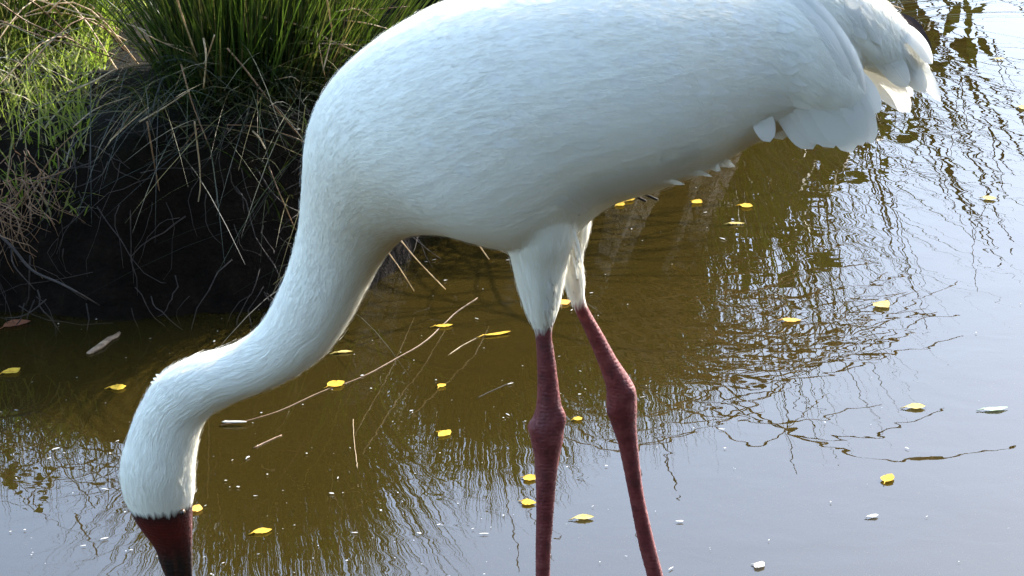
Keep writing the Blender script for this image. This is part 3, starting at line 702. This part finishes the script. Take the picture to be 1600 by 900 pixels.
for k in range(5):  # trees added out of view so the crane's near flank turns darker
    tree(-2.0 + k * 2.8, -5.2, 10.5 + random.uniform(-.8, 1.2), 1.0, 9000, 'unseen leafy tree added behind the viewer to block sky, %s of five from the left' % ('first', 'second', 'third', 'fourth', 'last')[k], .16, 40 + k, .42, .04, 'unseen trees added to block sky')
# far belt of trees added all round to cut the bright horizon light
th_ = rng.random(30000) * 2 * math.pi; rr_ = rng.uniform(70, 82, 30000); fx_, fy_ = rr_ * np.cos(th_), rr_ * np.sin(th_)
fz_ = ground_z(fx_, fy_) + rng.random(30000) * 9 * (.6 + .6 * vnoise(th_ * 14, th_ * 0 + 1, 71))
fw = empty('horizon_screen', (0, 0, 0)); tag(fw, 'far belt of trees added to cut low horizon light', 'wood', kind='stuff'); leaves(np.stack([fx_, fy_, fz_], -1), 1.9, M['leaf'], 'foliage', fw)
def shrub(x, y, n, Lr, label, lean=.9, nleaf=1500, bias=(0, 0), r=.006, leafsize=.05, base=.18, reach=.5):
    z = gz(x, y); e = empty('willow_shrub', (x, y, z)); tag(e, label, 'shrub', 'willow shrubs beyond the pond'); tips = []; low = []
    for k in range(n):
        a = random.uniform(0, 6.28); ln = random.uniform(0, lean); L = random.uniform(*Lr)
        L = min(L, reach / max(.05, math.cos(a) * ln))
        d = Vector((math.cos(a) * ln + bias[0], math.sin(a) * ln * .6 + bias[1], math.sqrt(max(.08, 1 - ln * ln)))).normalized()
        p = Vector((x + math.cos(a) * base * ln, y + math.sin(a) * base * ln, z - .03)); pts = [p]
        for j in range(6):
            d = (d + Vector((random.gauss(0, .06), random.gauss(0, .06), random.gauss(.01, .05)))).normalized(); p = p + d * L / 6; pts.append(p)
        rr = random.uniform(.5, 1) * r; V, F = tube(pts, np.linspace(rr, rr * .35, 7), 5)
        for j in range(random.randint(1, 4)):
            i = random.randint(2, 5); q = pts[i]; dd = (d + Vector((random.gauss(0, .5), random.gauss(0, .5), random.gauss(.1, .3)))).normalized(); l2 = L * random.uniform(.12, .3)
            v, f = tube([q, q + dd * l2 * .5 + Vector((0, 0, .01)), q + dd * l2], [rr * .4, rr * .3, rr * .2], 4); o_ = len(V); V += v; F += [tuple(i2 + o_ for i2 in w) for w in f]; tips.append(q + dd * l2)
        attach(mesh_obj('branch', V, F, M['bark']), e); low += [q for q in pts[1:5] if q.z < .7 * Lr[1] + .2 and q.x < x + .12]
    tp = np.array([tuple(t) for t in low + tips[::40]]); k = rng.integers(0, len(tp), nleaf)
    leaves(tp[k] + rng.normal(0, .05, (nleaf, 3)), leafsize, M['leaf'], 'foliage', e)
shrub(.62, 8.75, 150, (.6, 1.4), 'bushy willow shrub with upright shoots on the far shore behind the tail', .9, 9000, leafsize=.085, base=.3)
shrub(.25, 8.6, 90, (.6, 1.4), 'smaller willow shrub beside the rushes on the far shore', .8, 5000, leafsize=.075)
shrub(-.1, 9.4, 70, (.9, 2.0), 'tall willow shrub on the far shore behind the legs', .6, 6000, leafsize=.08, reach=.3)
shrub(-.9, 9.6, 70, (.9, 2.1), 'tall willow shrub on the land behind the neck', .6, 6000, leafsize=.08)
shrub(-1.8, 9.6, 70, (.9, 2.1), 'tall willow shrub on the land at the far left', .6, 6000, leafsize=.08)

# ------------------------------------------------------------------ things afloat
def m_leaf(name, a, b):
    n = NT(name); p = n.geo(); c = n.ramp(n.noise(p, 130, 3, .6), [(.3, a), (.7, b)])
    return n.done(n.mixs(.3, n.principled(c, .6, Specular_IOR_Level=.12), n.transl(c)))
LM = {'y': m_leaf('yellow_leaf', (.40, .22, .02), (.72, .48, .05)), 'p': m_leaf('pale_leaf', (.38, .28, .08), (.58, .46, .16)), 'o': m_leaf('orange_leaf', (.55, .28, .04), (.75, .45, .1)),
      'b': m_leaf('brown_leaf', (.16, .06, .03), (.3, .12, .06)), 'g': m_leaf('green_leaf', (.3, .4, .25), (.45, .52, .35)), 'w': m_leaf('white_fluff', (.45, .43, .38), (.65, .63, .58))}
def float_leaf(p0, p1, wid, mat, label, curl=.2, shape=1.0, z=.0015, group='leaves floating on the pond'):
    A, B = on_z(*p0, z), on_z(*p1, z); d = B - A; L = d.length; t = d.normalized(); s = t.cross(Vector((0, 0, 1)))
    V = []; F = []; n = 10; m = 4; r_ = random.Random(int(p0[0] * 7 + p0[1])); bend = r_.uniform(-.12, .12) * L
    for i in range(n + 1):
        u = i / n; w = wid / 2 * (math.sin(math.pi * min(u ** shape, 1)) ** .8 if 0 < i < n else .04) * r_.uniform(.85, 1.1)
        cz = curl * L * (.30 * (u - .5) ** 2 * 2) + .001
        for k in range(m + 1):
            q = k / m * 2 - 1
            V.append(tuple(A + t * (L * u) + s * (q * w + bend * math.sin(math.pi * u)) + Vector((0, 0, cz + abs(q) * w * curl * .7 + r_.uniform(0, .0006)))))
    for i in range(n):
        for k in range(m): F.append((i * 5 + k, i * 5 + k + 1, i * 5 + k + 6, i * 5 + k + 5))
    o = mesh_obj('floating_leaf', V, F, mat); tag(o, label, 'leaf', group)
    V, F = tube([A + t * .002 + Vector((0, 0, .002)), A - t * L * .12 + s * L * .03, A - t * L * .25 + s * L * .05], [.0009, .0008, .0006], 5)
    mesh_obj('stalk', V, F, mat, o)
    return o
FL = [((2, 584), (32, 576), .020, 'y', 'narrow yellow leaf floating at the left edge of the pond'),
      ((170, 606), (197, 604), .022, 'y', 'oval bright yellow leaf floating left of the nape of the crane'),
      ((522, 552), (551, 550), .009, 'p', 'thin pale yellow leaf floating just right of the neck of the crane'),
      ((512, 604), (538, 597), .026, 'y', 'crinkled yellow leaf caught midway on the long floating stem'),
      ((679, 510), (708, 508), .013, 'y', 'flat yellow leaf caught near the upper end of the long floating stem'),
      ((754, 525), (798, 519), .010, 'y', 'slender yellow leaf tip at the end of a thin stalk left of the legs'),
      ((685, 606), (696, 601), .014, 'y', 'tiny yellow leaf floating below the long stem'),
      ((686, 675), (703, 680), .026, 'y', 'small ragged yellow leaf floating alone in the brown water left of the legs'),
      ((395, 833), (425, 828), .017, 'y', 'pointed yellow leaf floating right of the bill'),
      ((297, 796), (317, 796), .024, 'o', 'orange yellow leaf half hidden behind the face of the crane'),
      ((818, 746), (838, 750), .022, 'y', 'yellow leaf beside the near leg, upper of two'),
      ((816, 783), (838, 787), .020, 'y', 'yellow leaf beside the near leg, lower of two'),
      ((873, 470), (886, 477), .024, 'o', 'orange leaf seen between the two thighs'),
      ((896, 811), (928, 809), .017, 'p', 'pale leaf floating between the two red legs'),
      ((962, 322), (974, 317), .020, 'y', 'small yellow leaf under the belly, nearer the legs of two'),
      ((974, 316), (992, 311), .016, 'y', 'small yellow leaf under the belly, farther from the legs of two'),
      ((1083, 314), (1097, 318), .022, 'y', 'round yellow leaf floating under the wing'),
      ((1155, 321), (1176, 323), .021, 'y', 'curled yellow leaf floating under the tertial feathers'),
      ((1137, 350), (1164, 350), .010, 'p', 'thin pale leaf floating below the curled yellow one'),
      ((1222, 500), (1252, 501), .017, 'o', 'tan leaf floating among the reflected branches'),
      ((1368, 474), (1388, 482), .032, 'p', 'broad pale yellow leaf at the edge of the reflected branches'),
      ((1414, 637), (1446, 636), .020, 'p', 'pale yellow leaf floating on the bright water at the right'),
      ((1382, 754), (1394, 742), .020, 'y', 'small curled yellow leaf floating low on the bright water'),
      ((1535, 309), (1557, 311), .020, 'p', 'cream leaf floating at the upper right'),
      ((1554, 93), (1570, 92), .010, 'p', 'tiny pale leaf floating at the top right'),
      ((1591, 168), (1608, 168), .024, 'p', 'pale leaf cut by the right edge of the view'),
      ((895, 656), (910, 654), .014, 'y', 'little yellow leaf between the hocks of the two legs'),
      ((1535, 640), (1575, 637), .013, 'g', 'greenish narrow leaf lying at the right'),
      ((5, 512), (48, 503), .026, 'b', 'reddish brown leaf lying in the shallows at the left edge'),
      ((1355, 808), (1372, 805), .010, 'w', 'small white feather floating low at the right'),
      ((1178, 882), (1194, 886), .022, 'w', 'white scrap floating near the bottom edge')]
for p0, p1, w, c, lab in FL: float_leaf(p0, p1, w, LM[c], lab, curl=random.uniform(.02, .14), shape=random.uniform(.7, 1.3))
def afloat(name, pts, r0, r1, mat, label, cat, z=.0006, n=7):
    c = spline([tuple(on_z(x, y, z)) for x, y in pts], 6)
    rn = np.cumsum(rng.normal(0, .0003, len(c))); c[:, 0] += rn
    V, F = tube(c, np.linspace(r0, r1, len(c)), n); o = mesh_obj(name, V, F, mat); return tag(o, label, cat)
ls = afloat('long_stem', [(345, 664), (390, 656), (440, 640), (500, 612), (560, 590), (620, 558), (660, 535), (690, 508), (715, 485), (745, 465)], .0008, .0006, M['brown_stem'], 'long thin brownish stem floating across the pond behind the neck', 'stem')
V, F = blob(on_z(366, 659, .005), (.019, .0032, .0014), 12); mesh_obj('sheath_glint', V, F, LM['w'], ls)  # white blob stands in for the bright glint on the leaf sheath
afloat('thin_stalk', [(700, 555), (720, 541), (748, 527), (758, 523)], .0006, .0005, M['straw'], 'thin stalk floating left of the near thigh', 'stalk')
afloat('pale_stalk', [(552, 655), (552, 685), (555, 715), (558, 731)], .0004, .0006, M['straw'], 'thin pale stalk floating upright in the picture, below the long stem', 'stalk')
afloat('brown_twig', [(397, 700), (420, 689), (441, 680)], .0014, .001, M['brown_stem'], 'short brown twig floating right of the head', 'twig')
afloat('short_twig', [(1000, 300), (1027, 312)], .002, .0018, M['root'], 'short dark twig under the belly, longer of two', 'twig')
afloat('short_twig', [(990, 305), (1008, 314)], .002, .0018, M['root'], 'short dark twig under the belly, shorter of two', 'twig')
afloat('thin_stalk', [(800, 597), (765, 612), (745, 622)], .0005, .0004, M['root'], 'faint thin stalk afloat left of the near shank', 'stalk')
# broken piece of reed
A, B = on_z(137, 551, .004), on_z(187, 517, .004); d = (B - A)
V, F = tube([A, A + d * .06, A + d * .35 + Vector((.003, 0, .002)), A + d * .7, A + d * .8 + Vector((.004, 0, 0)), B], [.002, .0055, .0068, .006, .005, .0015], 9)
V = [(x + random.uniform(-.0012, .0012), y + random.uniform(-.0012, .0012), z * .45 + random.uniform(-.001, .001)) for x, y, z in V]
tag(mesh_obj('broken_reed', V, F, m_simple('rotten_reed', [(.38, (.06, .035, .018)), (.5, (.22, .14, .08)), (.68, (.42, .3, .18))], 45, .6)), 'broken stub of pale reed floating left of the crane near the bank', 'stick')
# specks of down, bubbles and dust
V = []; F = []
for k in range(400):
    px = random.uniform(-20, 1620); py = random.uniform(470, 900) if px < 480 else random.uniform(350 if px < 1000 else (200 if px < 1350 else 20), 905)
    if random.random() < (.75 if px > 1150 else 0): continue
    p = on_z(px, py, .0025); s = random.choice((.0006, .0008, .0010, .0012, .0016, .0022)) * random.uniform(.7, 1.3); el = random.choice((1, 1.3, 2, 4)); a = random.uniform(0, 3.14)
    t = Vector((math.cos(a), math.sin(a) * .6, 0)); u = Vector((-t.y, t.x, 0)); m = 7; o_ = len(V)
    for j in range(m):
        f = 6.283 * j / m; q = random.uniform(.45, 1.25); V.append(tuple(p + t * (math.cos(f) * s * el * q) + u * (math.sin(f) * s * q)))
    V.append(tuple(p + Vector((0, 0, s * .3)))); F += [(o_ + j, o_ + (j + 1) % m, o_ + m) for j in range(m)]
tag(mesh_obj('floating_specks', V, F, LM['w'], smooth=True), 'white specks of down and dust floating on the pond', 'debris', kind='stuff')
